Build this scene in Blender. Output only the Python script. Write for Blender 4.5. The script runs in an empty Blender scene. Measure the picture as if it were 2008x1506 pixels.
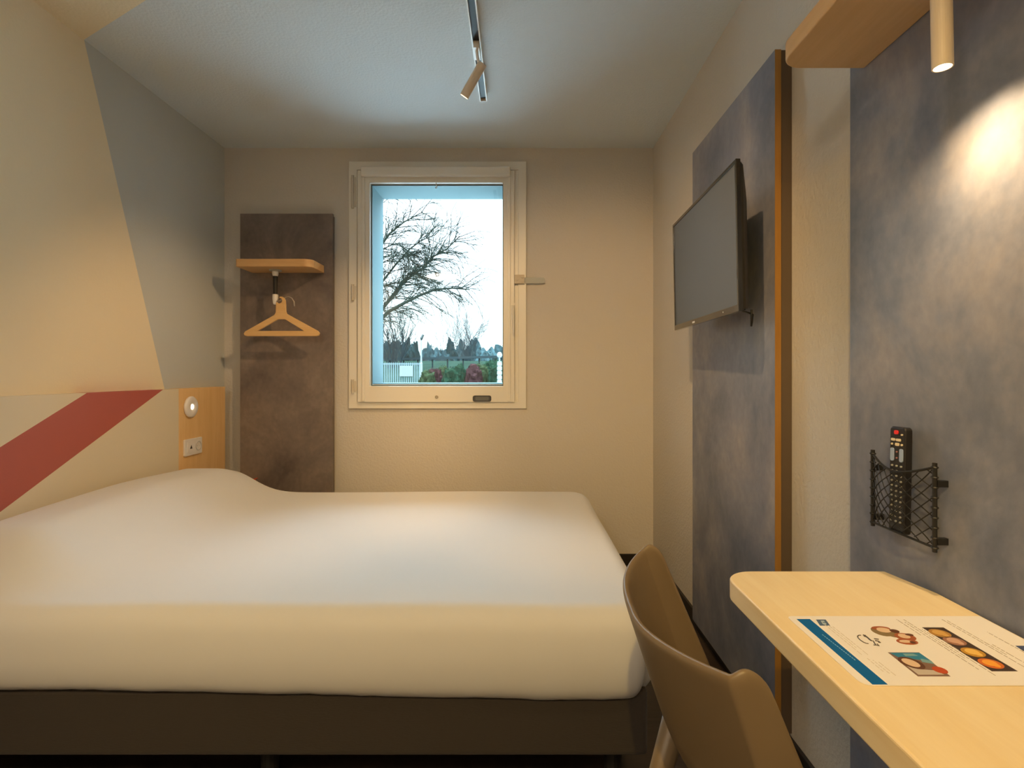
import bpy, bmesh, math, random
from mathutils import Vector, Matrix, noise
C = bpy.context.scene.collection
S = bpy.context.scene
PI = math.pi
H = 1.146                      # camera height
FPX = 1079.0                   # focal length in pixels of the 2008-wide frame

# ------------------------------------------------------------------ camera
cd = bpy.data.cameras.new('camera'); cam = bpy.data.objects.new('camera', cd); C.objects.link(cam)
cam.location = (0, 0, H); cam.rotation_euler = (PI/2, 0, 0)
cd.sensor_width = 36; cd.lens = FPX/2008*36
cd.shift_x = -10/2008; cd.shift_y = -20/2008
cd.clip_start = 0.02; cd.clip_end = 400
S.camera = cam

# ------------------------------------------------------------------ world: overcast daylight sky
W = bpy.data.worlds.new('overcast_sky'); S.world = W; W.use_nodes = True
nt = W.node_tree; nt.nodes.clear()
tc = nt.nodes.new('ShaderNodeTexCoord'); sp = nt.nodes.new('ShaderNodeSeparateXYZ')
rp = nt.nodes.new('ShaderNodeValToRGB'); bg = nt.nodes.new('ShaderNodeBackground'); wo = nt.nodes.new('ShaderNodeOutputWorld')
nz = nt.nodes.new('ShaderNodeTexNoise'); nz.inputs['Scale'].default_value = 3.0
mx = nt.nodes.new('ShaderNodeMix'); mx.data_type = 'RGBA'; mx.blend_type = 'MULTIPLY'; mx.inputs[0].default_value = 0.25
nt.links.new(tc.outputs['Generated'], sp.inputs[0]); nt.links.new(sp.outputs['Z'], rp.inputs[0])
nt.links.new(tc.outputs['Generated'], nz.inputs['Vector'])
e = rp.color_ramp.elements
e[0].position = 0.0; e[0].color = (0.064, 0.072, 0.075, 1)
e[1].position = 1.0; e[1].color = (0.60, 0.82, 1.0, 1)
m_ = e.new(0.30); m_.color = (0.072, 0.081, 0.087, 1)
m_ = e.new(0.48); m_.color = (0.36, 0.48, 0.58, 1)
nt.links.new(rp.outputs[0], mx.inputs[6]); nt.links.new(nz.outputs['Color'], mx.inputs[7])
nt.links.new(mx.outputs[2], bg.inputs[0]); bg.inputs[1].default_value = 29.0
nt.links.new(bg.outputs[0], wo.inputs[0])

# ------------------------------------------------------------------ exposure
S.view_settings.view_transform = 'Standard'; S.view_settings.look = 'None'
S.view_settings.gamma = 1.0; S.view_settings.use_curve_mapping = False
S.view_settings.exposure = 0.36
S.cycles.use_denoising = True
S.cycles.max_bounces = 10; S.cycles.diffuse_bounces = 6
S.cycles.sample_clamp_indirect = 6.0

# light levels (used by the lamp builders below)
WARM = (1.0, 0.62, 0.27)
WARM_SHELF = (1.0, 0.69, 0.35)
P_SHELF = 8.0
P_SHELF_CORE = 3.6
P_TRACK = 36.0
P_TRACK_BACK = 62.0
P_TRACK_WALL = 70.0
P_FILL = 24.0
FILL_COL = (1.0, 0.80, 0.56)

# ------------------------------------------------------------------ helpers
def tag(o, label=None, cat=None, group=None, kind=None):
    if label: o['label'] = label
    if cat: o['category'] = cat
    if group: o['group'] = group
    if kind: o['kind'] = kind
    return o
def thing(name, label, cat, loc=(0, 0, 0), group=None):
    o = bpy.data.objects.new(name, None); C.objects.link(o)
    o.location = loc; o.empty_display_size = 0.05
    return tag(o, label, cat, group)
def obj(name, bm, mats, parent=None, smooth=False, label=None):
    bmesh.ops.recalc_face_normals(bm, faces=bm.faces)
    me = bpy.data.meshes.new(name); bm.to_mesh(me); bm.free()
    if not isinstance(mats, (list, tuple)): mats = [mats]
    for m in mats: me.materials.append(m)
    if smooth:
        for p in me.polygons: p.use_smooth = True
    o = bpy.data.objects.new(name, me); C.objects.link(o)
    if parent is not None:
        root = parent; off = Vector((0, 0, 0))
        while root is not None:
            off += root.location; root = root.parent
        me.transform(Matrix.Translation(-off))
        o.parent = parent
    if label: o['label'] = label
    return o
def mod_bevel(o, w=0.003, seg=2, ang=0.6):
    m = o.modifiers.new('bevel', 'BEVEL'); m.width = w; m.segments = seg
    m.limit_method = 'ANGLE'; m.angle_limit = ang; m.harden_normals = False
    for p in o.data.polygons: p.use_smooth = False
    return o
def add_box(bm, x0, x1, y0, y1, z0, z1, mi=0):
    vs = [bm.verts.new(p) for p in [(x0,y0,z0),(x1,y0,z0),(x1,y1,z0),(x0,y1,z0),(x0,y0,z1),(x1,y0,z1),(x1,y1,z1),(x0,y1,z1)]]
    for f in [(0,3,2,1),(4,5,6,7),(0,1,5,4),(1,2,6,5),(2,3,7,6),(3,0,4,7)]:
        fc = bm.faces.new([vs[i] for i in f]); fc.material_index = mi
def box(*a):
    bm = bmesh.new(); add_box(bm, *a); return bm
def add_prism(bm, pts, fn0, fn1, holes=(), mi=0):
    """closed solid between the planar outline fn0(u,v) and fn1(u,v)"""
    loops = [pts] + list(holes)
    caps = []
    for fn in (fn0, fn1):
        ring_edges = []; rings = []
        for lp in loops:
            vs = [bm.verts.new(fn(*p)) for p in lp]; rings.append(vs)
            for i in range(len(vs)): ring_edges.append(bm.edges.new((vs[i], vs[(i+1) % len(vs)])))
        if len(loops) == 1:
            bm.faces.new(rings[0]).material_index = mi
        else:
            r = bmesh.ops.triangle_fill(bm, use_beauty=True, use_dissolve=False, edges=ring_edges)
            for g in r['geom']:
                if isinstance(g, bmesh.types.BMFace): g.material_index = mi
        caps.append(rings)
    for a, b in zip(*caps):
        n = len(a)
        for i in range(n):
            bm.faces.new((a[i], a[(i+1) % n], b[(i+1) % n], b[i])).material_index = mi
def tube_into(bm, pts, r, seg=8, caps=True, closed=False):
    pts = [Vector(p) for p in pts]
    n = len(pts); rs = r if isinstance(r, (list, tuple)) else [r]*n
    rings = []; up = None
    for i, p in enumerate(pts):
        if closed: t = (pts[(i+1) % n] - pts[i-1])
        else: t = pts[min(i+1, n-1)] - pts[max(i-1, 0)]
        if t.length < 1e-9: t = Vector((0, 0, 1))
        t.normalize()
        if up is None:
            up = Vector((0, 0, 1)) if abs(t.z) < 0.9 else Vector((1, 0, 0))
        a = t.cross(up)
        if a.length < 1e-6: a = t.cross(Vector((0, 1, 0)))
        a.normalize(); up = a.cross(t).normalized()
        rings.append([bm.verts.new(p + (a*math.cos(2*PI*k/seg) + up*math.sin(2*PI*k/seg))*rs[i]) for k in range(seg)])
    last = n if closed else n-1
    for i in range(last):
        A, B = rings[i], rings[(i+1) % n]
        for k in range(seg):
            bm.faces.new((A[k], A[(k+1) % seg], B[(k+1) % seg], B[k]))
    if caps and not closed:
        bm.faces.new(rings[0][::-1]); bm.faces.new(rings[-1])
def tube(pts, r, seg=12, **k):
    bm = bmesh.new(); tube_into(bm, pts, r, seg, **k); return bm
def lathe_into(bm, prof, base, axis=(0, 0, 1), seg=32):
    """prof: list of (radius, distance along axis)"""
    ax = Vector(axis).normalized(); q = Vector((0, 0, 1)).rotation_difference(ax)
    rings = []
    for r, h in prof:
        if r < 1e-6: rings.append([bm.verts.new(Vector(base) + q @ Vector((0, 0, h)))])
        else: rings.append([bm.verts.new(Vector(base) + q @ Vector((r*math.cos(2*PI*k/seg), r*math.sin(2*PI*k/seg), h))) for k in range(seg)])
    for A, B in zip(rings, rings[1:]):
        for k in range(seg):
            a = [A[k % len(A)], A[(k+1) % seg % len(A)], B[(k+1) % seg % len(B)], B[k % len(B)]]
            u = []
            for v in a:
                if v not in u: u.append(v)
            if len(u) > 2: bm.faces.new(u)
def lathe(prof, base, axis=(0, 0, 1), seg=32):
    bm = bmesh.new(); lathe_into(bm, prof, base, axis, seg); return bm
def rrect(x0, x1, y0, y1, r, n=8):
    """outline, r = radii for the corners (x0,y0),(x1,y0),(x1,y1),(x0,y1)"""
    if not isinstance(r, (list, tuple)): r = [r]*4
    out = []
    for (cx, cy, sx, sy, a0), q in zip([(x0,y0,1,1,PI),(x1,y0,-1,1,1.5*PI),(x1,y1,-1,-1,0),(x0,y1,1,-1,.5*PI)], r):
        if q <= 0: out.append((cx, cy)); continue
        for i in range(n+1):
            a = a0 + .5*PI*i/n
            out.append((cx + sx*q + q*math.cos(a), cy + sy*q + q*math.sin(a)))
    return out
def slab(pts, z0, z1, holes=()):
    bm = bmesh.new(); add_prism(bm, pts, lambda u, v: (u, v, z0), lambda u, v: (u, v, z1), holes); return bm

# ------------------------------------------------------------------ materials
def newmat(name):
    m = bpy.data.materials.new(name); m.use_nodes = True
    t = m.node_tree; b = t.nodes['Principled BSDF']; return m, t, b
def texco(t, sc=(1, 1, 1)):
    c = t.nodes.new('ShaderNodeTexCoord'); mp = t.nodes.new('ShaderNodeMapping'); mp.inputs['Scale'].default_value = sc
    t.links.new(c.outputs['Object'], mp.inputs[0]); return mp.outputs[0]
def add_bump(t, b, vec, scale, strength, dist=0.001, detail=3, prev=None, rough=0.5):
    n = t.nodes.new('ShaderNodeTexNoise'); n.inputs['Scale'].default_value = scale; n.inputs['Detail'].default_value = detail
    n.inputs['Roughness'].default_value = rough
    t.links.new(vec, n.inputs['Vector'])
    u = t.nodes.new('ShaderNodeBump'); u.inputs['Strength'].default_value = strength; u.inputs['Distance'].default_value = dist
    t.links.new(n.outputs['Fac'], u.inputs['Height'])
    if prev: t.links.new(prev, u.inputs['Normal'])
    t.links.new(u.outputs[0], b.inputs['Normal']); return u.outputs[0]
def plain(name, col, rough=0.5, metal=0.0, spec=0.5, bump=None, coat=0.0, var=0.0, vscale=8):
    m, t, b = newmat(name)
    b.inputs['Base Color'].default_value = (*col, 1); b.inputs['Roughness'].default_value = rough
    b.inputs['Metallic'].default_value = metal; b.inputs['Specular IOR Level'].default_value = spec
    b.inputs['Coat Weight'].default_value = coat
    vec = texco(t)
    if bump: add_bump(t, b, vec, bump[0], bump[1], bump[2])
    if var:
        n = t.nodes.new('ShaderNodeTexNoise'); n.inputs['Scale'].default_value = vscale; n.inputs['Detail'].default_value = 5
        t.links.new(vec, n.inputs['Vector'])
        r = t.nodes.new('ShaderNodeValToRGB')
        r.color_ramp.elements[0].position = .3; r.color_ramp.elements[1].position = .7
        r.color_ramp.elements[0].color = (*[c*(1-var) for c in col], 1)
        r.color_ramp.elements[1].color = (*[min(1, c*(1+var)) for c in col], 1)
        t.links.new(n.outputs['Fac'], r.inputs[0]); t.links.new(r.outputs[0], b.inputs['Base Color'])
    return m
def wood(name, c1, c2, axis='Y', rough=0.45, scale=1.0):
    m, t, b = newmat(name)
    s = {'X': (1.2, 14, 14), 'Y': (14, 1.2, 14), 'Z': (14, 14, 1.2)}[axis]
    vec = texco(t, tuple(x*scale for x in s))
    n = t.nodes.new('ShaderNodeTexNoise'); n.inputs['Scale'].default_value = 1.4; n.inputs['Detail'].default_value = 6
    n.inputs['Roughness'].default_value = .6; n.inputs['Distortion'].default_value = .5
    t.links.new(vec, n.inputs['Vector'])
    n2 = t.nodes.new('ShaderNodeTexNoise'); n2.inputs['Scale'].default_value = 9; n2.inputs['Detail'].default_value = 2
    t.links.new(vec, n2.inputs['Vector'])
    ad = t.nodes.new('ShaderNodeMath'); ad.operation = 'MULTIPLY_ADD'; ad.inputs[1].default_value = .28
    t.links.new(n2.outputs['Fac'], ad.inputs[0]); t.links.new(n.outputs['Fac'], ad.inputs[2])
    r = t.nodes.new('ShaderNodeValToRGB'); r.color_ramp.elements[0].position = .42; r.color_ramp.elements[1].position = .85
    r.color_ramp.elements[0].color = (*c1, 1); r.color_ramp.elements[1].color = (*c2, 1)
    t.links.new(ad.outputs[0], r.inputs[0]); t.links.new(r.outputs[0], b.inputs['Base Color'])
    b.inputs['Roughness'].default_value = rough
    return m
def laminate(name, c1, c2, c3, rough=0.42):
    """cloudy slate / brushed-concrete look laminate"""
    m, t, b = newmat(name)
    vec = texco(t, (1, 1, .85))
    n = t.nodes.new('ShaderNodeTexNoise'); n.inputs['Scale'].default_value = 3.2; n.inputs['Detail'].default_value = 9
    n.inputs['Roughness'].default_value = .62; n.inputs['Distortion'].default_value = .35
    t.links.new(vec, n.inputs['Vector'])
    r = t.nodes.new('ShaderNodeValToRGB'); e = r.color_ramp.elements
    e[0].position = .32; e[0].color = (*c1, 1); e[1].position = .70; e[1].color = (*c3, 1)
    q = e.new(.5); q.color = (*c2, 1)
    t.links.new(n.outputs['Fac'], r.inputs[0])
    n2 = t.nodes.new('ShaderNodeTexNoise'); n2.inputs['Scale'].default_value = 45; n2.inputs['Detail'].default_value = 6
    t.links.new(vec, n2.inputs['Vector'])
    mr = t.nodes.new('ShaderNodeMapRange'); mr.inputs[3].default_value = .80; mr.inputs[4].default_value = 1.2
    t.links.new(n2.outputs['Fac'], mr.inputs[0])
    vm = t.nodes.new('ShaderNodeVectorMath'); vm.operation = 'SCALE'
    t.links.new(r.outputs[0], vm.inputs[0]); t.links.new(mr.outputs[0], vm.inputs['Scale'])
    t.links.new(vm.outputs[0], b.inputs['Base Color'])
    b.inputs['Roughness'].default_value = rough
    add_bump(t, b, vec, 60, .15, .0006)
    return m
def emit(name, col, strength):
    m, t, b = newmat(name)
    b.inputs['Base Color'].default_value = (.9, .9, .9, 1)
    b.inputs['Emission Color'].default_value = (*col, 1); b.inputs['Emission Strength'].default_value = strength
    return m
def wallpaper(name, col, strength=.55, scale=95):
    m, t, b = newmat(name)
    vec = texco(t)
    b.inputs['Base Color'].default_value = (*col, 1); b.inputs['Roughness'].default_value = .8
    b.inputs['Specular IOR Level'].default_value = .25
    p = add_bump(t, b, vec, scale, strength, .0035, 2, rough=.4)
    add_bump(t, b, vec, scale*2.7, strength*.5, .0012, 2, prev=p)
    return m

M_WALL = wallpaper('ivory_textured_wall_paint', (.62, .585, .535), .6)
M_WALL_L = wallpaper('grey_white_wall_paint', (.56, .585, .575), .15, 90)
M_CREAM = wallpaper('cream_wall_paint', (.84, .74, .55), .15, 90)
M_CEIL = wallpaper('white_ceiling_paint', (.65, .71, .75), .55, 90)
M_CEIL_CREAM = wallpaper('cream_ceiling_paint', (.84, .74, .55), .4, 90)
M_FLOOR = wood('dark_floor_planks', (.030, .020, .016), (.060, .042, .034), 'X', .45)
M_BASE = plain('dark_baseboard_paint', (.018, .015, .014), .5)
M_WHITE = plain('white_window_plastic', (.78, .76, .70), .35, bump=(40, .03, .0005))
M_GREYP = plain('grey_plastic', (.34, .36, .34), .4)
M_STEEL = plain('brushed_steel', (.55, .53, .48), .35, metal=1.0)
M_DARKP = plain('dark_grey_plastic', (.06, .065, .075), .45)
M_SLATE = laminate('slate_grey_laminate', (.110, .130, .190), (.195, .208, .268), (.330, .308, .325))
M_SLATE_B = laminate('brown_grey_laminate', (.115, .095, .092), (.190, .155, .142), (.290, .235, .205))
M_OAK = wood('light_oak_desk', (.88, .73, .46), (.80, .62, .34), 'Y', .42)
M_OAKX = wood('light_oak_shelf', (.72, .49, .26), (.62, .40, .19), 'Y', .5)
M_OAKC = wood('light_oak_coat_shelf', (.66, .42, .20), (.55, .33, .14), 'X', .5)
M_OAKZ = wood('light_oak_headboard', (.88, .60, .30), (.78, .50, .21), 'Z', .5)
M_EDGE = wood('amber_oak_edge_band', (.34, .175, .035), (.26, .125, .02), 'Z', .45)
M_BATTEN = plain('dark_brown_batten', (.10, .07, .045), .6)
M_HB = plain('cream_headboard_lacquer', (.74, .66, .50), .45)
M_RED = plain('brick_red_lacquer', (.46, .11, .085), .45)
M_HANG = wood('pale_beech_hanger', (.78, .52, .24), (.68, .42, .17), 'X', .4)
M_BLACK = plain('matt_black_plastic', (.012, .012, .013), .45)
M_BLACKG = plain('glossy_black_bezel', (.010, .011, .014), .12, coat=.5)
M_SCREEN = plain('grey_lcd_screen', (.100, .104, .108), .5, spec=.4)
M_CHAIR = plain('taupe_chair_plastic', (.18, .13, .075), .42, spec=.45, bump=(600, .08, .0003))
M_SPOT = plain('warm_white_spot_enamel', (.72, .62, .50), .45)
M_TRACK = plain('white_track_enamel', (.82, .80, .76), .35)
M_TRACKIN = plain('dark_track_slot', (.010, .010, .010), .5)
M_LENS = emit('warm_lamp_lens', (1, .80, .55), 14)
M_LENS2 = emit('warm_reading_lens', (1, .85, .62), 1.5)
M_SOCKET = plain('white_socket_plastic', (.82, .80, .78), .3)
M_ORANGE = plain('orange_elastic_cord', (.75, .10, .03), .6)
M_FILLDIFF = emit('fill_light_diffuser', FILL_COL, 2.0)

def fabric(name, col, rough=.9, weave=None, wr=None, bandy=False):
    m, t, b = newmat(name)
    b.inputs['Base Color'].default_value = (*col, 1); b.inputs['Roughness'].default_value = rough
    b.inputs['Sheen Weight'].default_value = .15; b.inputs['Specular IOR Level'].default_value = .2
    vec = texco(t)
    p = None
    if wr: p = add_bump(t, b, vec, wr[0], wr[1], wr[2], 3)
    if weave:
        v2 = texco(t, (1, 1, 6)) if bandy else vec
        add_bump(t, b, v2, weave[0], weave[1], weave[2], 2, prev=p)
    return m
M_DUVET = fabric('white_duvet_cotton', (.69, .69, .69), .85, (900, .08, .0004), (3.5, .25, .012))
M_BEDF = fabric('dark_brown_grey_upholstery', (.050, .042, .036), .9, (60, .5, .0012), None, True)

def glassmat():
    m = bpy.data.materials.new('clear_window_glass'); m.use_nodes = True; t = m.node_tree; t.nodes.clear()
    o = t.nodes.new('ShaderNodeOutputMaterial'); tr = t.nodes.new('ShaderNodeBsdfTransparent'); tr.inputs[0].default_value = (.93, .98, .98, 1)
    g = t.nodes.new('ShaderNodeBsdfGlossy'); g.inputs['Roughness'].default_value = .02
    f = t.nodes.new('ShaderNodeFresnel'); f.inputs[0].default_value = 1.45; mi = t.nodes.new('ShaderNodeMixShader')
    t.links.new(f.outputs[0], mi.inputs[0]); t.links.new(tr.outputs[0], mi.inputs[1]); t.links.new(g.outputs[0], mi.inputs[2])
    t.links.new(mi.outputs[0], o.inputs[0]); return m
M_GLASS = glassmat()

# ------------------------------------------------------------------ room shell
XL, XR, YB, YF, ZC = -1.755, .816, 3.30, -1.7, 2.5
def struct(name, bm, m, parent=None, **k):
    o = obj(name, bm, m, parent, **k)
    if parent is None: o['kind'] = 'structure'
    return o
struct('floor', box(XL-.1, XR+.1, YF-.1, YB, -.08, 0), M_FLOOR)
# ceiling: grey-white with a cream painted corner
bm = bmesh.new()
up = lambda u, v: (u, v, ZC+.1); dn = lambda u, v: (u, v, ZC)
cA, cB = (XL, 2.23), (XR, -.78)      # edge of the cream paint runs from the left wall towards the camera side
xf = XL + (cA[1]-YF)*(-1.338-XL)/(2.23-1.99)
xf = min(xf, XR)
yr = 2.23 - (XR-XL)*(2.23-1.99)/(-1.338-XL)*-1*-1
add_prism(bm, [(XL, YB), (XL, 2.23), (-1.338, 1.99), (XR+0, 1.99-(XR+1.338)*.5755), (XR+.1, YB)], dn, up, mi=0)
add_prism(bm, [(XL, 2.23), (XL, YF), (XR, YF), (XR, 1.99-(XR+1.338)*.5755), (-1.338, 1.99)], dn, up, mi=1)
struct('ceiling', bm, [M_CEIL, M_CEIL_CREAM])
# left wall: cream part and grey part meet on a slanting line
bm = bmesh.new()
a = lambda u, v: (XL, u, v); b_ = lambda u, v: (XL-.1, u, v)
add_prism(bm, [(YF, 0), (2.738, 0), (2.738, 1.073), (2.23, ZC), (YF, ZC)], a, b_, mi=0)
add_prism(bm, [(2.738, 0), (YB, 0), (YB, ZC), (2.23, ZC), (2.738, 1.073)], a, b_, mi=1)
struct('wall_left', bm, [M_CREAM, M_WALL_L])
struct('wall_right', box(XR, XR+.1, YF, YB, 0, ZC), M_WALL)
struct('wall_front', box(XL, XR, YF-.1, YF, 0, ZC), M_WALL)
WX0, WX1, WZ0, WZ1 = -.887, -.072, 1.082, 2.30
bm = bmesh.new()
add_prism(bm, [(XL-.1, -.3), (XR+.1, -.3), (XR+.1, ZC+.3), (XL-.1, ZC+.3)], lambda u, v: (u, YB, v), lambda u, v: (u, YB+.3, v),
          holes=[[(WX0, WZ0), (WX1, WZ0), (WX1, WZ1), (WX0, WZ1)]])
struct('wall_back', bm, M_WALL)
mod_bevel(struct('baseboard_back', box(XL, XR, YB-.012, YB, 0, .068), M_BASE), .002)
mod_bevel(struct('baseboard_right', box(XR-.012, XR, YF, YB-.012, 0, .068), M_BASE), .002)
mod_bevel(struct('baseboard_left', box(XL, XL+.012, YF, YB-.012, 0, .068), M_BASE), .002)

# ------------------------------------------------------------------ window
K = FPX/YB
wx = lambda px: (px-1014)/K
wz = lambda py: H-(py-733)/K
def ring(x0, x1, z0, z1, ix0, ix1, iz0, iz1, y0, y1, bm=None):
    bm = bm or bmesh.new()
    add_prism(bm, [(x0, z0), (x1, z0), (x1, z1), (x0, z1)], lambda u, v: (u, y0, v), lambda u, v: (u, y1, v),
              holes=[[(ix0, iz0), (ix1, iz0), (ix1, iz1), (ix0, iz1)]])
    return bm
win = thing('window_1', None, None, (wx(858), YB, wz(801))); win['kind'] = 'structure'
mod_bevel(obj('window_frame', ring(wx(685.5), wx(1032), wz(801), wz(318.5), wx(702), wx(1016), wz(787), wz(335), YB-.018, YB+.002), M_WHITE, win), .003)
bm = ring(wx(698), wx(1020), wz(791), wz(331), wx(712), wx(1003), wz(778), wz(346), YB-.008, YB+.001)
mod_bevel(obj('rebate', bm, M_WHITE, win), .002)
sash = mod_bevel(obj('sash', ring(wx(704), wx(1009), wz(788.5), wz(338), wx(728), wx(987), wz(757), wz(362), YB-.034, YB+.03), M_WHITE, win), .004, 3)
obj('glass_pane', box(wx(726), wx(989), YB+.006, YB+.012, wz(759), wz(360)), M_GLASS, win)
obj('glazing_gasket', ring(wx(727), wx(988), wz(757.5), wz(361.5), wx(730), wx(985.5), wz(755), wz(364.5), YB-.002, YB+.014), plain('teal_grey_gasket', (.10, .16, .18), .6), win)
mod_bevel(obj('blind_cassette', box(wx(713), wx(1001), YB-.066, YB-.034, wz(352), wz(334)), M_WHITE, win), .006, 3)
for a0, a1 in ((713.5, 719), (996, 1001)):
    mod_bevel(obj('blind_guide', box(wx(a0), wx(a1), YB-.044, YB-.034, wz(786), wz(352)), M_WHITE, win), .002)
for z0, z1 in ((348, 410), (560, 590), (745, 770)):
    bm = bmesh.new()
    tube_into(bm, [(wx(694), YB-.026, wz(z1)), (wx(694), YB-.026, wz(z0))], .0065, 12)
    for zz in (z0, (z0+z1)/2, z1): lathe_into(bm, [(0, -.003), (.0085, -.003), (.0085, .003), (0, .003)], (wx(694), YB-.026, wz(zz)), seg=12)
    add_box(bm, wx(690), wx(700), YB-.022, YB-.018, wz(z1-2), wz(z0+2))
    obj('hinge', bm, plain('ivory_hinge', (.62, .58, .50), .4), win)
bm = bmesh.new()
add_box(bm, wx(1003.5), wx(1009), YB-.042, YB-.034, wz(618), wz(596))
tube_into(bm, [(wx(1006), YB-.04, wz(606)), (wx(1006), YB-.07, wz(606))], .008, 12)
tube_into(bm, [(wx(1006), YB-.07, wz(602)), (wx(1006.5), YB-.074, wz(630)), (wx(1007), YB-.070, wz(656))], [.0085, .0075, .006], 12)
obj('window_handle', bm, M_WHITE, win)
bm = bmesh.new()
add_box(bm, wx(1009), wx(1028), YB-.040, YB-.018, wz(558), wz(541))
lathe_into(bm, [(0, 0), (.008, 0), (.008, .006), (0, .006)], (wx(1014), YB-.040, wz(550)), (0, -1, 0), 16)
lathe_into(bm, [(0, 0), (.008, 0), (.008, .006), (0, .006)], (wx(1024), YB-.040, wz(545)), (0, -1, 0), 16)
lathe_into(bm, [(0, 0), (.008, 0), (.008, .006), (0, .006)], (wx(1024), YB-.040, wz(554)), (0, -1, 0), 16)
o = obj('opening_limiter', bm, plain('dull_bronze', (.42, .38, .32), .5, metal=.3), win, label='bronze metal opening limiter')
bm = bmesh.new()
add_prism(bm, rrect(wx(1026), wx(1068), wz(557), wz(545.5), .012, 5), lambda u, v: (u, YB-.024, v), lambda u, v: (u, YB-.019, v))
obj('limiter_arm', bm, M_GREYP, o)
bm = bmesh.new()
add_prism(bm, rrect(wx(928), wx(964), wz(787), wz(775), .012, 5), lambda u, v: (u, YB-.040, v), lambda u, v: (u, YB-.034, v))
obj('vent_cap', bm, M_DARKP, win, label='dark grey rounded plastic cap')
o = obj('cap_insert', (lambda b: (add_prism(b, rrect(wx(933), wx(959), wz(784.5), wz(777.5), .006, 4), lambda u, v: (u, YB-.042, v), lambda u, v: (u, YB-.040, v)), b)[1])(bmesh.new()), plain('grey_insert', (.13, .14, .15), .4), win)
obj('cord_stop', lathe([(0, 0), (.010, 0), (.010, .006), (.006, .008), (.003, .006), (0, .006)], (wx(858), YB-.034, wz(778)), (0, -1, 0), 20), [plain('brass_stop', (.38, .34, .27), .4)], win)
obj('cord_hook', tube([(wx(857), YB-.04, wz(356)), (wx(857), YB-.04, wz(366)), (wx(859), YB-.04, wz(371)), (wx(857), YB-.04, wz(374)), (wx(855.5), YB-.04, wz(371))], .0025, 8), M_WHITE, win)
obj('glass_sticker', lathe([(.008, 0), (.0125, 0), (.0125, .0006), (.008, .0006), (.008, 0)], (wx(857), YB+.006, wz(538)), (0, -1, 0), 24), plain('translucent_ring', (.35, .38, .40), .4), win)
# outside casing of the opening
M_REVEAL = plain('blue_grey_outer_casing', (.110, .160, .170), .7, spec=.05)
bm = bmesh.new()
add_box(bm, WX0-.001, WX0+.006, YB+.03, YB+.32, WZ0, WZ1); add_box(bm, WX1-.006, WX1+.001, YB+.03, YB+.32, WZ0, WZ1)
add_box(bm, WX0+.006, WX1-.006, YB+.03, YB+.32, WZ1-.006, WZ1+.001); add_box(bm, WX0+.006, WX1-.006, YB+.03, YB+.34, WZ0-.001, WZ0+.006)
obj('outer_casing', bm, M_REVEAL, win)

# ------------------------------------------------------------------ wall panels on the right
def wall_panel(name, x, y0, y1, z0, z1, label, mat, cat='wall panel'):
    t = thing(name, label, cat, (XR, (y0+y1)/2, z0))
    p = obj('panel_board', box(x, x+.018, y0+.001, y1, z0, z1), mat, t)
    obj('edge_band', box(x-.0002, x+.018, y0, y0+.001, z0, z1), M_EDGE, t, label='amber oak edge band')
    if XR-(x+.018) > .001:
        obj('batten', box(x+.018, XR-.0005, y0+.004, y1-.06, z0, z1-.0), M_BATTEN, t, label='dark brown batten behind the board')
    return t
wall_panel('wall_panel', .764, 1.6295, 2.396, .078, 2.107, 'tall slate grey wall panel behind the television, with an amber oak edge', M_SLATE)
wall_panel('wall_panel', .790, .10, 1.305, .078, 2.107, 'slate grey wall panel rising behind the desk, carrying the net holder', M_SLATE)

# ------------------------------------------------------------------ coat panel, shelf, hanger
cp = thing('wall_panel', 'brown-grey laminate coat panel on the back wall left of the window', 'wall panel', (-1.36, YB, .08))
mod_bevel(obj('panel_board', box(-1.636, -1.089, YB-.05, YB-.030, .08, 2.092), M_SLATE_B, cp), .001)
obj('batten', box(-1.60, -1.096, YB-.030, YB-.0005, .08, 2.085), M_BATTEN, cp)
cs = thing('coat_shelf', 'small light oak shelf with rounded corner, high on the brown-grey coat panel', 'shelf', (-1.35, YB-.05, 1.74))
mod_bevel(obj('shelf_board', slab(rrect(-1.563, -1.139, 3.05, YB-.0505, [.012, .05, 0, 0]), 1.741, 1.784), M_OAKC, cs), .003)
cr = thing('coat_rod', 'black rod with white collars hanging under the small oak shelf', 'coat hook', (-1.384, 3.15, 1.741))
obj('flange', lathe([(0, 0), (.034, 0), (.034, -.006), (.030, -.009), (0, -.009)], (-1.384, 3.15, 1.7405)), plain('pale_grey_flange', (.42, .41, .36), .4), cr)
obj('collar', lathe([(0, -.009), (.017, -.009), (.017, -.024), (.013, -.036), (0, -.036)], (-1.384, 3.15, 1.7405)), M_SOCKET, cr)
obj('rod', lathe([(0, -.036), (.013, -.036), (.011, -.15), (0, -.15)], (-1.384, 3.15, 1.7405)), M_BLACK, cr)
obj('end_knob', lathe([(0, -.140), (.015, -.140), (.016, -.146), (.016, -.165), (.0125, -.192), (.009, -.198), (0, -.199)], (-1.384, 3.15, 1.7405)), M_SOCKET, cr, smooth=True, label='white end knob')
hk = FPX/3.135
hx = lambda p: (p-1014)/hk
hz = lambda p: H-(p-733)/hk
pts = [(xc, yc) for xc, yc in []]
ringpts = [(hx(541)+0.0, 3.15, hz(588))]
bm = bmesh.new()
arc = [(hx(u), y, hz(v)) for u, y, v in [(541, 3.15, 586), (541, 3.143, 590), (544, 3.136, 591), (549.5, 3.1345, 589.3), (554, 3.146, 586), (558, 3.15, 582.5), (564, 3.15, 581), (570, 3.15, 584), (574.5, 3.15, 591), (575, 3.15, 600)]]
tube_into(bm, arc, .0034, 8)
obj('wire_hook', bm, plain('satin_steel_wire', (.45, .40, .36), .4, metal=.6), cr, smooth=True)
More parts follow.
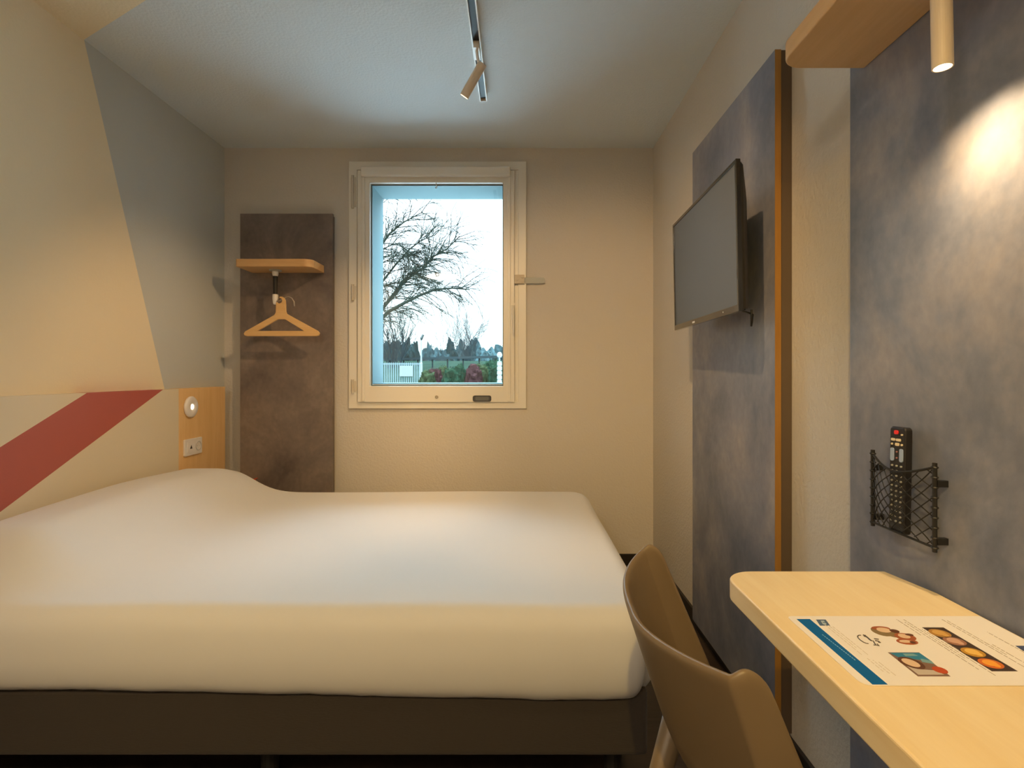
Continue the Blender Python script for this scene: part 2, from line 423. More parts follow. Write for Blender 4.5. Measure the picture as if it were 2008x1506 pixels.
hg = thing('coat_hanger', 'pale wooden coat hanger hanging under the small oak shelf', 'hanger', (hx(552), 3.135, hz(590)))
out = [(541.8, 594.5), (543, 592.5), (547.5, 595.5), (552, 594), (554, 590.5), (553.5, 587), (551.5, 585.3), (549.3, 585), (548.3, 583.2), (550, 581.8), (554, 582),
       (558, 584.5), (560.2, 589), (561, 598), (561.3, 611), (563, 615.5), (624, 649), (627.5, 653.5), (625.5, 658), (621, 659.3),
       (485, 659.3), (480.5, 658), (478.8, 654), (481.5, 650), (538.5, 617.8), (541.2, 613)]
hole = [(506.5, 649), (543.5, 627.6), (546.5, 626.3), (559, 626.3), (562, 627.6), (596.5, 649)]
bm = bmesh.new()
f = lambda y: (lambda u, v: (hx(u), y, hz(v)))
add_prism(bm, out, f(3.128), f(3.141), holes=[hole])
mod_bevel(obj('hanger_body', bm, M_HANG, hg), .0025, 2, .9)

# orange net holder low on the coat panel
on = thing('net_holder', 'small orange cord net holder on the coat panel just above the bed', 'wall organiser', (-1.59, YB-.05, .36))
bm = bmesh.new()
nx0, nx1, nz0, nz1, ny = -1.632, -1.535, .42, .530, YB-.075
for i in range(7):
    u = nx0+(nx1-nx0)*i/6
    tube_into(bm, [(nx0, ny, nz1-(i/6)*(nz1-nz0)), (nx0+(1-i/6)*(nx1-nx0), ny-.004, nz0)] if i < 6 else [(nx0, ny, nz0), (nx0+.001, ny, nz0)], .0016, 6)
    tube_into(bm, [(u, ny-.002, nz1), (nx1, ny-.002, nz1-(1-i/6)*(nz1-nz0))] if i < 6 else [(nx1, ny, nz1), (nx1, ny, nz1-.001)], .0016, 6)
    tube_into(bm, [(nx0, ny-.004, nz0+(i/6)*(nz1-nz0)), (nx0+(1-i/6)*(nx1-nx0), ny-.004, nz1)] if i < 6 else [(nx0, ny, nz1), (nx0+.001, ny, nz1)], .0016, 6)
obj('net', bm, M_ORANGE, on)
bm = bmesh.new()
tube_into(bm, [(nx0, ny, nz0), (nx1, ny, nz0), (nx1, ny, nz1), (nx0, ny, nz1)], .0028, 8, closed=True)
for xx in (nx0, nx1):
    for zz in (nz0, nz1): tube_into(bm, [(xx, ny, zz), (xx, YB-.0503, zz)], .0025, 8)
obj('frame', bm, M_ORANGE, on)

# ------------------------------------------------------------------ headboard with red stripe, reading light and socket
HX0, HX1 = XL+.0005, -1.705
hb = thing('headboard', 'low cream headboard on the left wall with a diagonal red stripe and oak end', 'headboard', (HX0, 2.2, .0))
ht = 1.070
def on_hb(pts, bm, x0=HX1-.0, x1=HX1+.0, mi=0):
    add_prism(bm, pts, lambda u, v: (HX1, u, v), lambda u, v: (HX0, u, v), mi=mi)
h0 = .25
sl = .455
ys_top0, ys_top1 = 2.18, 2.65
def ystripe(ytop, z): return ytop-(ht-z)/sl
bm = bmesh.new()
yb0, yb1 = ystripe(ys_top0, h0), ystripe(ys_top1, h0)
YH0 = 1.15
zz0 = ht-(ys_top0-YH0)*sl; zz1 = ht-(ys_top1-YH0)*sl
on_hb([(YH0, zz0), (ys_top0, ht), (YH0, ht)], bm)
on_hb([(YH0, h0), (2.772, h0), (2.772, ht), (ys_top1, ht), (YH0, zz1)], bm)
obj('cream_panel', bm, M_HB, hb)
bm = bmesh.new(); on_hb([(YH0, zz1), (ys_top1, ht), (ys_top0, ht), (YH0, zz0)], bm)
obj('stripe', bm, M_RED, hb, label='diagonal brick red stripe')
mod_bevel(obj('oak_end', box(HX0, HX1, 2.772, 3.215, h0, ht+.001), M_OAKZ, hb, label='bare light oak end panel'), .002)
rl = thing('reading_light', 'round white reading light on the oak end of the headboard', 'lamp', (HX1, 2.865, ht-.096))
obj('disc_body', lathe([(0, 0), (.052, 0), (.055, .004), (.055, .011), (.050, .016), (.022, .018), (.016, .012), (0, .012)], (HX1+.0003, 2.865, .974), (1, 0, 0), 40), M_SOCKET, rl, smooth=True)
obj('lens', lathe([(0, .0125), (.014, .0125), (.014, .0150), (0, .0165)], (HX1+.0003, 2.865, .974), (1, 0, 0), 24), M_LENS2, rl)
so = thing('wall_socket', 'white double wall socket plate on the oak end of the headboard', 'socket', (HX1, 2.885, .764))
bm = bmesh.new()
add_prism(bm, rrect(2.808, 2.962, .722, .808, .006, 4), lambda u, v: (HX1+.0003, u, v), lambda u, v: (HX1+.010, u, v))
mod_bevel(obj('cover_plate', bm, M_SOCKET, so), .002)
bm = bmesh.new()
add_prism(bm, rrect(2.828, 2.884, .737, .793, .004, 4), lambda u, v: (HX1+.010, u, v), lambda u, v: (HX1+.0125, u, v))
k_ = obj('key_switch', bm, M_SOCKET, so)
bm = bmesh.new(); add_prism(bm, [(2.848, .757), (2.868, .757), (2.858, .776)], lambda u, v: (HX1+.0125, u, v), lambda u, v: (HX1+.0133, u, v))
obj('pictogram', bm, plain('dark_print', (.05, .04, .04), .5), k_, label='dark triangle mark')
bm = bmesh.new()
lathe_into(bm, [(.021, 0), (.025, 0), (.025, .0035), (.021, .0035), (.021, 0)], (HX1+.010, 2.925, .765), (1, 0, 0), 28)
for dy in (-.009, .009): lathe_into(bm, [(0, 0), (.003, 0), (.003, .001), (0, .001)], (HX1+.010, 2.925+dy, .765), (1, 0, 0), 10)
obj('outlet', bm, plain('grey_white_outlet', (.58, .56, .54), .4), so)

# ------------------------------------------------------------------ bed
bd = thing('bed', 'double bed base in dark brown-grey upholstery beneath the white duvet', 'bed', (-.68, 2.19, 0))
bm = box(HX1+.002, .352, 1.475, 2.90, .118, .30)
mod_bevel(obj('bed_base', bm, M_BEDF, bd), .014, 3)
for lx in (-1.62, -.7, .27):
    for ly in (1.56, 2.82):
        obj('leg', lathe([(0, 0), (.022, 0), (.028, .118), (0, .118)], (lx, ly, 0), seg=16), M_BLACK, bd)
DX0, DX1, DY0, DY1, DZ0, DZ1 = HX1+.003, .376, 1.445, 2.935, .262, .518
def rbox(nx, ny, nz, r):
    """rounded box lattice"""
    bm = bmesh.new(); cache = {}
    c = Vector(((DX0+DX1)/2, (DY0+DY1)/2, (DZ0+DZ1)/2)); hs = Vector(((DX1-DX0)/2, (DY1-DY0)/2, (DZ1-DZ0)/2))
    def V(i, j, k):
        if (i, j, k) in cache: return cache[(i, j, k)]
        def cosd(n, i, h):
            # denser near the ends
            u = i/n*2-1
            return math.copysign(1-(1-abs(u))**1.6, u)*h
        p = Vector((cosd(nx, i, hs.x), cosd(ny, j, hs.y), cosd(nz, k, hs.z)))
        q = Vector([max(-h+r, min(h-r, v)) for v, h in zip(p, hs)])
        d = p-q
        if d.length > 1e-9: p = q+d.normalized()*r
        cache[(i, j, k)] = bm.verts.new(p+c); return cache[(i, j, k)]
    for i in range(nx):
        for j in range(ny):
            for k in (0, nz): bm.faces.new((V(i, j, k), V(i+1, j, k), V(i+1, j+1, k), V(i, j+1, k)))
    for i in range(nx):
        for k in range(nz):
            for j in (0, ny): bm.faces.new((V(i, j, k), V(i+1, j, k), V(i+1, j, k+1), V(i, j, k+1)))
    for j in range(ny):
        for k in range(nz):
            for i in (0, nx): bm.faces.new((V(i, j, k), V(i, j+1, k), V(i, j+1, k+1), V(i, j, k+1)))
    return bm
bm = rbox(90, 70, 20, .055)
for v in bm.verts:
    x, y, z = v.co
    tz = max(0, min(1, (z-DZ0)/(DZ1-DZ0)))
    # pillow ridge under the duvet
    sx = x-DX0
    hump = .172*math.exp(-(max(0, sx-.20)/.175)**2)
    ey = min(1, max(0, (DY1-y)/.20)); ey = ey*ey*(3-2*ey)*.25+.75*min(1, max(0, (DY1-y)/.05))
    ex = min(1, max(0, (y-DY0)/.26)); ex = ex*ex*(3-2*ex)
    hump *= ey*ex*(.94+.06*math.cos((y-2.2)*5))
    z += hump*tz**2
    # soft crown and slow unevenness
    cr_ = (1-((x-(-.5))/1.2)**2)*.010
    z += max(-.01, cr_)*tz + tz*.006*noise.noise(Vector((x*2.2, y*2.6, .3)))
    # lower hem
    low = 1-min(1, tz*2.2)
    if low > 0:
        z += low*(.030*max(0, min(1, (-x+.1)/1.3)) + .003*noise.noise(Vector((x*6, y*6, 2))) + .0025*noise.noise(Vector((x*23, y*23, 5))))
    # bulging side, slightly tucked in at the bottom
    b1 = math.sin(PI*min(1, tz*1.05))*.022 - (1-tz)*.012
    if y < DY0+.08: y -= b1*(1-(y-DY0)/.08)
    if x > DX1-.10: x += (b1*1.1-.004)*(1-(DX1-x)/.10)
    # plan rounding of the foot corners
    v.co = (x, y, z)
for v in bm.verts:
    if v.co.z < .304 and v.co.y > 1.468 and v.co.y < 2.905 and v.co.x < .3555: v.co.z = .304
R = .10
for v in bm.verts:
    x, y, z = v.co
    for cy, s in ((DY0+R, -1), (DY1-R, 1)):
        dx, dy = x-(DX1-R), (y-cy)*s
        if dx > 0 and dy > 0:
            m = max(dx, dy); L = math.hypot(dx, dy)
            if L > 1e-6: v.co.x = DX1-R+dx*m/L; v.co.y = cy+s*dy*m/L
dv = tag(obj('duvet', bm, M_DUVET, None, smooth=True), 'smooth white duvet over mattress and pillows, covering the whole bed', 'duvet')

# ------------------------------------------------------------------ desk
bm = slab([(.423, .22), (.787, .22), (.787, 1.03), (.764, 1.145)] + [(.423+.062+.062*math.cos(q), 1.145-.062+.062*math.sin(q)) for q in [math.radians(90+d*9) for d in range(11)]], .696, .736)
dk = thing('wall_desk', 'light oak wall-mounted desk top with rounded corner, lower right', 'desk', (.60, .68, .60))
mod_bevel(obj('desk_top', bm, M_OAK, dk), .004, 3)
for yy in (.40, 1.00):
    bm = bmesh.new()
    add_box(bm, .50, .7885, yy-.015, yy+.015, .690, .6955); add_box(bm, .783, .7885, yy-.015, yy+.015, .56, .690)
    add_prism(bm, [(.783, .57), (.783, .69), (.53, .69)], lambda u, v: (u, yy-.002, v), lambda u, v: (u, yy+.002, v))
    obj('bracket', bm, M_BLACK, dk, label='black steel bracket')

# menu card on the desk
mc = thing('menu_card', 'printed white card with blue stripe and food pictures, lying on the desk', 'paper', (.61, .82, .7362))
bm = slab(rrect(.4545, .780, .722, .928, [.014, .002, .002, .008], 6), .7364, .7374)
obj('paper_sheet', bm, plain('card_paper', (.86, .82, .78), .35), mc)
kc = .409
def cX(px, py): return (px-1014)*kc/(py-733)
def cY(py): return FPX*kc/(py-733)
ZP = .7374
def print_poly(name, polys, mat, dz=.0002, lab=None, px=True):
    bm = bmesh.new()
    for ip, P in enumerate(polys):
        q = [(cX(*p), cY(p[1])) for p in P] if (px and abs(P[0][0]) > 50) else P
        add_prism(bm, q, lambda u, v: (u, v, ZP-.0001), lambda u, v: (u, v, ZP+dz+.00006*min(ip, 3)))
    return obj(name, bm, mat, mc, label=lab)
def ell(cx, cy, rx, ry, rot=0, n=20):
    return [(cx+rx*math.cos(2*PI*i/n)*math.cos(rot)-ry*math.sin(2*PI*i/n)*math.sin(rot), cy+rx*math.cos(2*PI*i/n)*math.sin(rot)+ry*math.sin(2*PI*i/n)*math.cos(rot)) for i in range(n)]
INK = plain('dark_ink', (.07, .055, .04), .5)
INKG = plain('grey_ink', (.42, .36, .30), .5)
print_poly('blue_stripe', [[(1562, 1214.5), (1588, 1214.5), (1741, 1343), (1711, 1343)]], plain('blue_print', (.002, .12, .36), .6, spec=.2), lab='blue stripe')
print_poly('stripe_text', [[(1612+i*66/16, 1245.5+i*51.5/16), (1613+i*66/16+2.3, 1246+i*51.5/16+1.6), (1613.4+i*66/16+2.1, 1245.2+i*51.5/16+1.8), (1612.8+i*66/16, 1244.8+i*51.5/16)] for i in range(16)], plain('pale_blue_print', (.30, .55, .80), .4), .0004)
print_poly('blue_logo', [[(1600, 1215.5), (1619, 1215.5), (1628, 1227.5), (1608, 1227.5)], ], plain('slate_blue_print', (.06, .12, .22), .4), lab='small blue square mark')
print_poly('logo_detail', [[(1609, 1218), (1615.5, 1218), (1617.5, 1220.5), (1611, 1220.5)], [(1612, 1222.5), (1619, 1222.5), (1621, 1225), (1614, 1225)]], plain('pale_logo_print', (.42, .55, .62), .4), .0004)
print_poly('corner_logo', [[(1991, 1267), (2012, 1267), (2030, 1282), (2006, 1277)]], plain('navy_print', (.05, .07, .16), .4), lab='small navy mark at the right edge')
# text lines: rows run away from the camera along Y
def textrow(x, y0, y1, w=.0016, seed=0, gap=.0022):
    r = random.Random(seed); o = []; y = y0
    while y < y1:
        l = r.uniform(.004, .013); o.append([(x, y), (x+w, y), (x+w, min(y+l, y1)), (x, min(y+l, y1))]); y += l+gap
    return o
for i, (x, a, b) in enumerate([(.5005, .80, .905), (.5050, .82, .895), (.5095, .80, .89), (.502, .755, .79), (.507, .75, .785), (.512, .745, .78)]):
    print_poly('faint_text_line', textrow(x, a, b, .0012, i), bpy.data.materials.get('faint_ink') or plain('faint_ink', (.66, .60, .52), .5), px=False)
for i, (x, a, b) in enumerate([(.6305, .86, .915), (.6370, .76, .905), (.6420, .79, .915), (.6470, .745, .88), (.6520, .80, .845), (.7060, .755, .915), (.7110, .80, .91), (.7165, .77, .83), (.7430, .79, .87)]):
    print_poly('text_line', textrow(x, a, b, .0012, i+20), INKG, px=False)
# lettering: hand-written style word built from thin strokes
bm = bmesh.new()
def stroke(pts, r=.0009):
    q = [(cX(*p), cY(p[1]), ZP+.0001) for p in pts]
    tube_into(bm, q, r, 5)
stroke([(1681.5, 1248.5), (1683, 1252), (1687, 1256), (1693, 1260), (1699, 1262.5), (1703, 1263)])
stroke([(1681.5, 1248.5), (1684, 1246.5), (1688, 1246.5)])
stroke([(1693, 1246), (1697, 1248), (1701, 1251), (1706, 1255.5), (1709, 1257.5)], .0013)
stroke([(1697, 1246.5), (1694.5, 1248.5), (1699, 1250)])
stroke([(1714, 1253.5), (1719, 1254), (1723, 1254.5)], .0011)
stroke([(1709, 1257.5), (1713, 1258), (1714.5, 1261.5), (1717, 1264.5)])
stroke([(1716, 1257), (1722, 1258), (1726, 1261), (1722.5, 1260.5)], .0012)
stroke([(1713, 1265.5), (1719, 1266), (1724, 1267.5), (1720, 1263.5)])
obj('handwritten_word', bm, INK, mc, label='brown handwritten lettering')
FRUST, FBR, FCR = plain('russet_print', (.36, .10, .035), .5), plain('brown_print', (.12, .045, .02), .5), plain('cream_print', (.72, .52, .36), .5)
FOL = plain('olive_print', (.24, .17, .08), .5)
PIX = .00075
def cE(px, py, rx, ry, rot=0, n=18): return ell(cX(px, py), cY(py), rx, ry, rot, n)
s_ = print_poly('bagel_picture', [cE(1729, 1239, .0145, .016), cE(1748, 1243, .010, .013)], FOL, lab='picture of filled rolls')
print_poly('roll_picture', [cE(1775, 1249.5, .0150, .0125), cE(1779, 1259, .0155, .0095), cE(1727, 1233, .0145, .007)], FRUST, .0004)
print_poly('roll_filling', [cE(1733, 1236.5, .0105, .0085), cE(1773, 1248.5, .0085, .0075), cE(1776, 1259, .0095, .0045)], FCR, .0006)
print_poly('roll_shade', [cE(1754, 1238.5, .007, .006), cE(1783, 1246, .006, .004), cE(1790, 1261, .004, .004)], FBR, .0007)
# bar photo
print_poly('dish_strip', [[(1808, 1231), (1850, 1231), (1996, 1317), (1945, 1317)]], plain('dark_photo_print', (.055, .032, .022), .4), lab='dark strip with four food pictures')
DC = [((.42, .22, .05), (.62, .36, .10)), ((.33, .16, .10), (.60, .36, .26)), ((.50, .26, .03), (.80, .50, .12)), ((.62, .15, .02), (.85, .36, .04))]
for (px, py), (c1, c2) in zip([(1843, 1242.5), (1872, 1258), (1908, 1280), (1943, 1302)], DC):
    print_poly('dish_picture', [cE(px, py, .0150, .0140)], plain('dish_rim', c1, .5), .0004)
    print_poly('dish_filling', [cE(px-2, py-1, .0095, .0085, .4), cE(px+9, py+3, .005, .007)], plain('dish_filling', c2, .5), .0006)
# breakfast photo
print_poly('tray_picture', [[(1741, 1280), (1802, 1280), (1864, 1327), (1800, 1327)]], plain('brown_tray_print', (.22, .13, .09), .4), lab='picture of a breakfast tray')
print_poly('tray_cloth', [[(1745, 1281), (1803, 1281), (1826, 1297), (1764, 1291)]], plain('blue_cloth_print', (.035, .22, .38), .4), .0004)
print_poly('tray_teal', [[(1770, 1283), (1790, 1283), (1800, 1287), (1776, 1288)], [(1805, 1293), (1826, 1297), (1832, 1303), (1808, 1299)]], plain('pale_teal_print', (.20, .38, .42), .4), .0006)
print_poly('tray_paper', [[(1762, 1294), (1775, 1296), (1800, 1313), (1836, 1316), (1852, 1324), (1801, 1324)]], plain('grey_paper_print', (.55, .48, .42), .4), .0004)
print_poly('tray_bowl', [cE(1787, 1301, .014, .017, .3)], FBR, .0006)
print_poly('tray_bowl_filling', [cE(1786, 1301, .009, .012, .3)], FCR, .0008)
print_poly('tray_tomato', [cE(1843, 1315, .009, .009)], plain('tomato_print', (.50, .07, .015), .5), .0006)

# ------------------------------------------------------------------ upper shelf and its lamp
us = thing('wall_shelf', 'light oak shelf with rounded corner, high above the desk', 'shelf', (.69, .8, 1.84))
bm = slab([(.592, .36), (.7895, .36), (.7895, 1.252)] + [(.592+.05+.05*math.cos(q), 1.252-.05+.05*math.sin(q)) for q in [math.radians(90+d*9) for d in range(11)]], 1.840, 1.880)
mod_bevel(obj('shelf_board', bm, M_OAKX, us), .004, 3)
def spot_light(name, loc, direction, power, size, blend, col=WARM, r=.012, parent=None):
    ld = bpy.data.lights.new(name, 'SPOT'); ld.energy = power; ld.color = col; ld.spot_size = math.radians(size); ld.spot_blend = blend; ld.shadow_soft_size = r
    lo = bpy.data.objects.new(name, ld); C.objects.link(lo)
    d = Vector(direction).normalized()
    lo.rotation_euler = d.to_track_quat('-Z', 'Y').to_euler()
    off = Vector((0, 0, 0)); q = parent
    while q is not None: off += q.location; q = q.parent
    lo.parent = parent; lo.location = Vector(loc)-off
    return lo
def spot_head(t, base, direction, r, L, mat=M_SPOT):
    d = Vector(direction).normalized()
    obj('lamp_head', lathe([(0, 0), (r*.9, 0), (r, r*.1), (r, L), (r*.86, L), (r*.80, L-.012), (0, L-.012)], base, d, 32), mat, t)
    obj('lens', lathe([(0, L-.0115), (r*.78, L-.0115), (r*.78, L-.009), (0, L-.009)], base, d, 24), M_LENS, t)
    return Vector(base)+d*(L+.004), d
sl_ = thing('shelf_spotlight', 'slim beige cylinder spotlight under the upper oak shelf, shining on the grey panel', 'lamp', (.690, .897, 1.84))
obj('mount_plate', lathe([(0, 0), (.022, 0), (.022, -.008), (0, -.008)], (.690, .897, 1.8398), seg=28), M_SPOT, sl_)
p, d = spot_head(sl_, (.690, .897, 1.832), (.02, .0, -1), .0150, .187)
spot_light('shelf_beam', p, (.10, .05, -1), P_SHELF, 138, 1.0, WARM_SHELF, parent=sl_)
spot_light('shelf_beam_core', p, (.36, .11, -1), P_SHELF_CORE, 66, .8, WARM_SHELF, parent=sl_)

# ------------------------------------------------------------------ ceiling track and spotlights
tk = thing('light_track', 'white ceiling track running from the camera towards the window', 'light track', (-.163, 1, ZC))
bm = bmesh.new()
for x0, x1 in ((-.181, -.176), (-.150, -.145)): add_box(bm, x0, x1, -1.2, 2.664, ZC-.034, ZC-.0003)
add_box(bm, -.176, -.150, -1.2, 2.664, ZC-.008, ZC-.0003); add_box(bm, -.181, -.145, 2.664, 2.668, ZC-.034, ZC-.0003)
obj('rail', bm, M_TRACK, tk)
obj('slot', box(-.1755, -.1505, -1.19, 2.655, ZC-.024, ZC-.0085), M_TRACKIN, tk, label='dark slot of the track')
def track_spot(y, direction, power, size, label, jx=-.150, jz=2.392):
    t = thing('track_spotlight', label, 'lamp', (-.163, y, ZC-.034))
    obj('adapter', (lambda b: (add_box(b, -.1745, -.1515, y-.045, y+.045, ZC-.052, ZC-.0245), b)[1])(bmesh.new()), M_TRACK, t)
    obj('arm', tube([(-.163, y-.02, ZC-.05), (-.160, y-.015, ZC-.075), (jx-.003, y-.005, jz+.004)], .0065, 10), M_TRACK, t)
    obj('joint', lathe([(0, -.013), (.011, -.013), (.011, .013), (0, .013)], (jx, y, jz), (0, 1, 0), 16), M_TRACK, t)
    d = Vector(direction).normalized()
    p, d = spot_head(t, Vector((jx, y, jz))-d*.018, d, .0188, .145)
    spot_light('spot_beam', p, d, power, size, .7, (1.0, .64, .16) if y < 0 else WARM, r=.016, parent=t)
track_spot(2.24, (-.50, .22, -.75), P_TRACK, 88, 'small cylinder spotlight at the window end of the ceiling track')
track_spot(.55, (.65, 2.75, -1.7), P_TRACK_WALL, 66, 'cylinder spotlight on the track above the camera, out of the picture')
track_spot(-.6, (.20, 2.0, -1.9), P_TRACK_BACK, 75, 'cylinder spotlight at the entrance end of the ceiling track, out of the picture')
# unseen round fill light, added behind the camera to brighten the room
cl = thing('ceiling_fill_light', 'round flat fill light added on the ceiling behind the camera, unseen', 'lamp', (-1.0, -.8, ZC))
obj('housing', lathe([(0, 0), (.24, 0), (.24, -.035), (.225, -.04), (.225, -.03), (0, -.03)], (-1.0, -.8, ZC-.0003), seg=48), M_TRACK, cl)
obj('diffuser', lathe([(0, -.0305), (.222, -.0305), (.222, -.038), (0, -.040)], (-1.0, -.8, ZC), seg=48), M_FILLDIFF, cl)
ld = bpy.data.lights.new('fill_glow', 'AREA'); ld.shape = 'DISK'; ld.size = .44; ld.energy = P_FILL; ld.color = FILL_COL
lo = bpy.data.objects.new('fill_glow', ld); C.objects.link(lo); lo.parent = cl; lo.location = (0, 0, -.046)

# ------------------------------------------------------------------ television
tv = thing('television', 'black flat television on a wall bracket over the slate grey panel', 'television', (.63, 1.90, 1.33))
TL, TH_ = .700, .432
def tvm(bm):
    # local: x along screen width (towards window), y = depth behind the screen, z up; then placed
    ang = math.atan2(.020, .694)
    dirw = Vector((.019, .694, 0)).normalized()       # near edge -> far edge
    nrm = Vector((-dirw.y, dirw.x, 0))                  # screen normal towards the bed
    tilt = .022
    upv = (Vector((0, 0, 1)) - nrm*tilt*-1*-1).normalized()
    upv = Vector((-.02, 0, 1)).normalized()
    o0 = Vector((.6265, 1.556, H-.398+.432-.432+.2205+.0))
    o0 = Vector((.6265, 1.556, H+.1775))
    for v in bm.verts:
        x, y, z = v.co
        v.co = o0 + dirw*x - nrm*y + upv*z
    return bm
mod_bevel(obj('bezel', tvm((lambda b: (add_prism(b, [(0, 0), (TL, 0), (TL, TH_), (0, TH_)], lambda u, v: (u, 0, v), lambda u, v: (u, .014, v), holes=[[(.011, .020), (TL-.011, .020), (TL-.011, TH_-.011), (.011, TH_-.011)]]), b)[1])(bmesh.new())), M_BLACKG, tv), .0015)
obj('screen', tvm(box(.010, TL-.010, .003, .012, .019, TH_-.010)), M_SCREEN, tv, label='matt grey unlit screen')
bm = bmesh.new()
prof = [(.014, .004, TH_-.004, .004, TL-.004), (.024, .010, TH_-.012, .010, TL-.010), (.046, .014, TH_-.075, .05, TL-.05), (.052, .022, TH_-.10, .06, TL-.06)]
prev = None
for y, z0, z1, x0, x1 in [(.0125, .002, TH_-.002, .002, TL-.002)]+prof:
    r = [bm.verts.new(p) for p in ((x0, y, z0), (x1, y, z0), (x1, y, z1), (x0, y, z1))]
    if prev:
        for i in range(4): bm.faces.new((prev[i], prev[(i+1) % 4], r[(i+1) % 4], r[i]))
    else: bm.faces.new(r)
    prev = r
bm.faces.new(prev)
mod_bevel(obj('back_cover', tvm(bm), M_BLACK, tv), .003)
obj('brand_mark', tvm(box(TL*.60, TL*.60+.030, -.0004, .001, .006, .0125)), plain('silver_mark', (.65, .64, .62), .3), tv, label='small silver mark')
obj('power_light', tvm(lathe([(0, 0), (.0022, 0), (.0022, .0008), (0, .0008)], (.125, -.0003, .0105), (0, -1, 0), 12)), plain('pale_dot', (.7, .75, .8), .3), tv)
bm = bmesh.new()
add_box(bm, .688, .700, 1.80, 2.02, 1.40, 1.62); add_box(bm, .752, .7637, 1.84, 1.98, 1.36, 1.66)
add_box(bm, .699, .753, 1.89, 1.93, 1.42, 1.46); add_box(bm, .699, .753, 1.89, 1.93, 1.56, 1.60)
obj('wall_bracket', bm, M_BLACK, tv)
obj('cable', tube([(.690, 1.62, 1.335), (.694, 1.63, 1.305), (.70, 1.645, 1.290), (.708, 1.66, 1.298), (.715, 1.67, 1.325), (.735, 1.75, 1.34), (.750, 1.90, 1.37)], .0032, 8), M_BLACK, tv, smooth=True)

# ------------------------------------------------------------------ black net holder and remote
nh = thing('net_holder', 'black elastic net holder with the remote control, on the grey panel above the desk', 'wall organiser', (.79, 1.10, .82))
Y0, Y1, Zt, Zb = 1.012, 1.188, H-.172, H-.320
def nX(a, b): # bulge of the net, a,b in 0..1
    return .768 - .026*math.sin(PI*a)*(.6+.4*math.sin(PI*b))
def nP(a, b):
    sag = .022*math.sin(PI*a)*(1-b)**1.0
    lift = 0
    return Vector((nX(a, b), Y0+(Y1-Y0)*a, Zb+(Zt-Zb)*b - .022*math.sin(PI*a)*b + .006*math.sin(PI*a)*(1-b)))
bm = bmesh.new()
n = 9
for s in (1, -1):
    for k in range(-n+1, n):
        P = []
        for q in range(0, 25):
            a = q/24; b = (a*s*1.0*1.15) + k/(n*.62) + (0 if s > 0 else 1.0)
            if 0 <= b <= 1: P.append(nP(a, b)+Vector((.0008*s, 0, 0)))
        if len(P) > 1: tube_into(bm, P, .0011, 5)
obj('net', bm, M_BLACK, nh)
for b_v in (1, 0): obj('hem_cord', tube([nP(q/16, b_v) for q in range(17)], .0024, 7), M_BLACK, nh)
for yy in (Y0, Y1):
    bm = bmesh.new()
    tube_into(bm, [(.768, yy, Zb-.008), (.768, yy, Zt+.008)], .0042, 10)
    for i in range(9):
        zq = Zb+(Zt-Zb)*i/8
        tube_into(bm, [(.768+.0045*math.cos(w), yy+.0055*math.sin(w), zq) for w in [2*PI*j/10 for j in range(10)]], .0018, 5, closed=True)
    r_ = obj('rod', bm, M_BLACK, nh)
    for zz in (Zb+.012, Zt-.030):
        bm = bmesh.new(); add_box(bm, .770, .7895, yy-.005, yy+.005, zz-.006, zz+.006)
        obj('wall_clip', bm, M_BLACK, r_)
rc = thing('remote_control', 'black television remote standing in the black net holder', 'remote control', (.765, 1.10, .83))
# remote: leaning box standing on the net
RB = Vector((.7560, 1.0985, H-.318)); RT = Vector((.7605, 1.1000, H-.106))
rup = (RT-RB).normalized(); rL = (RT-RB).length
rn = Vector((-1, -.06, 0)); rn = (rn-rup*rn.dot(rup)).normalized(); rs = rn.cross(rup).normalized()
def rem(bm):
    for v in bm.verts:
        x, y, z = v.co; v.co = RB + rs*x + rn*y + rup*z
    return bm
bm = bmesh.new(); add_prism(bm, rrect(-.021, .021, 0, rL, .008, 5), lambda u, v: (u, -.016, v), lambda u, v: (u, 0, v))
rbody = mod_bevel(obj('body', rem(bm), plain('remote_black', (.015, .014, .015), .35), rc), .003, 3)
def btn(name, specs, mat, lab=None):
    bm = bmesh.new()
    for (x, z, w, h) in specs:
        add_prism(bm, rrect(x-w/2, x+w/2, rL-z-h/2, rL-z+h/2, min(w, h)*.35, 3), lambda u, v: (u, 0, v), lambda u, v: (u, .0018, v))
    return obj(name, rem(bm), mat, rc, label=lab)
sg = 1 if rs.y < 0 else -1     # +x in button space runs towards the camera
B = lambda x, z, w, h: (x*sg, z, w, h)
btn('power_button', [B(-.002, .011, .010, .008)], plain('red_button', (.80, .03, .03), .4), 'red power button')
btn('top_buttons', [B(-.010, .026, .010, .005), B(.004, .026, .012, .005), B(.001, .035, .010, .006), B(-.013, .035, .004, .004), B(.013, .035, .004, .004), B(.013, .015, .004, .003)], plain('ivory_button', (.75, .66, .48), .4), 'ivory buttons')
btn('rocker_buttons', [B(-.012, .056, .009, .026), B(.012, .056, .009, .026)], plain('pale_blue_button', (.32, .42, .62), .35), 'pale blue rocker buttons')
sp_ = [B(x, z, .0042, .0035) for z in (.078, .088, .098, .108, .118, .128, .138, .148, .158, .168, .178, .188) for x in (-.012, 0, .012)]
btn('small_buttons', sp_, plain('grey_button', (.38, .38, .33), .4), 'rows of small grey buttons')
btn('red_dots', [B(0, .050, .003, .003), B(0, .062, .003, .003)], plain('pink_dot', (.35, .16, .16), .4))

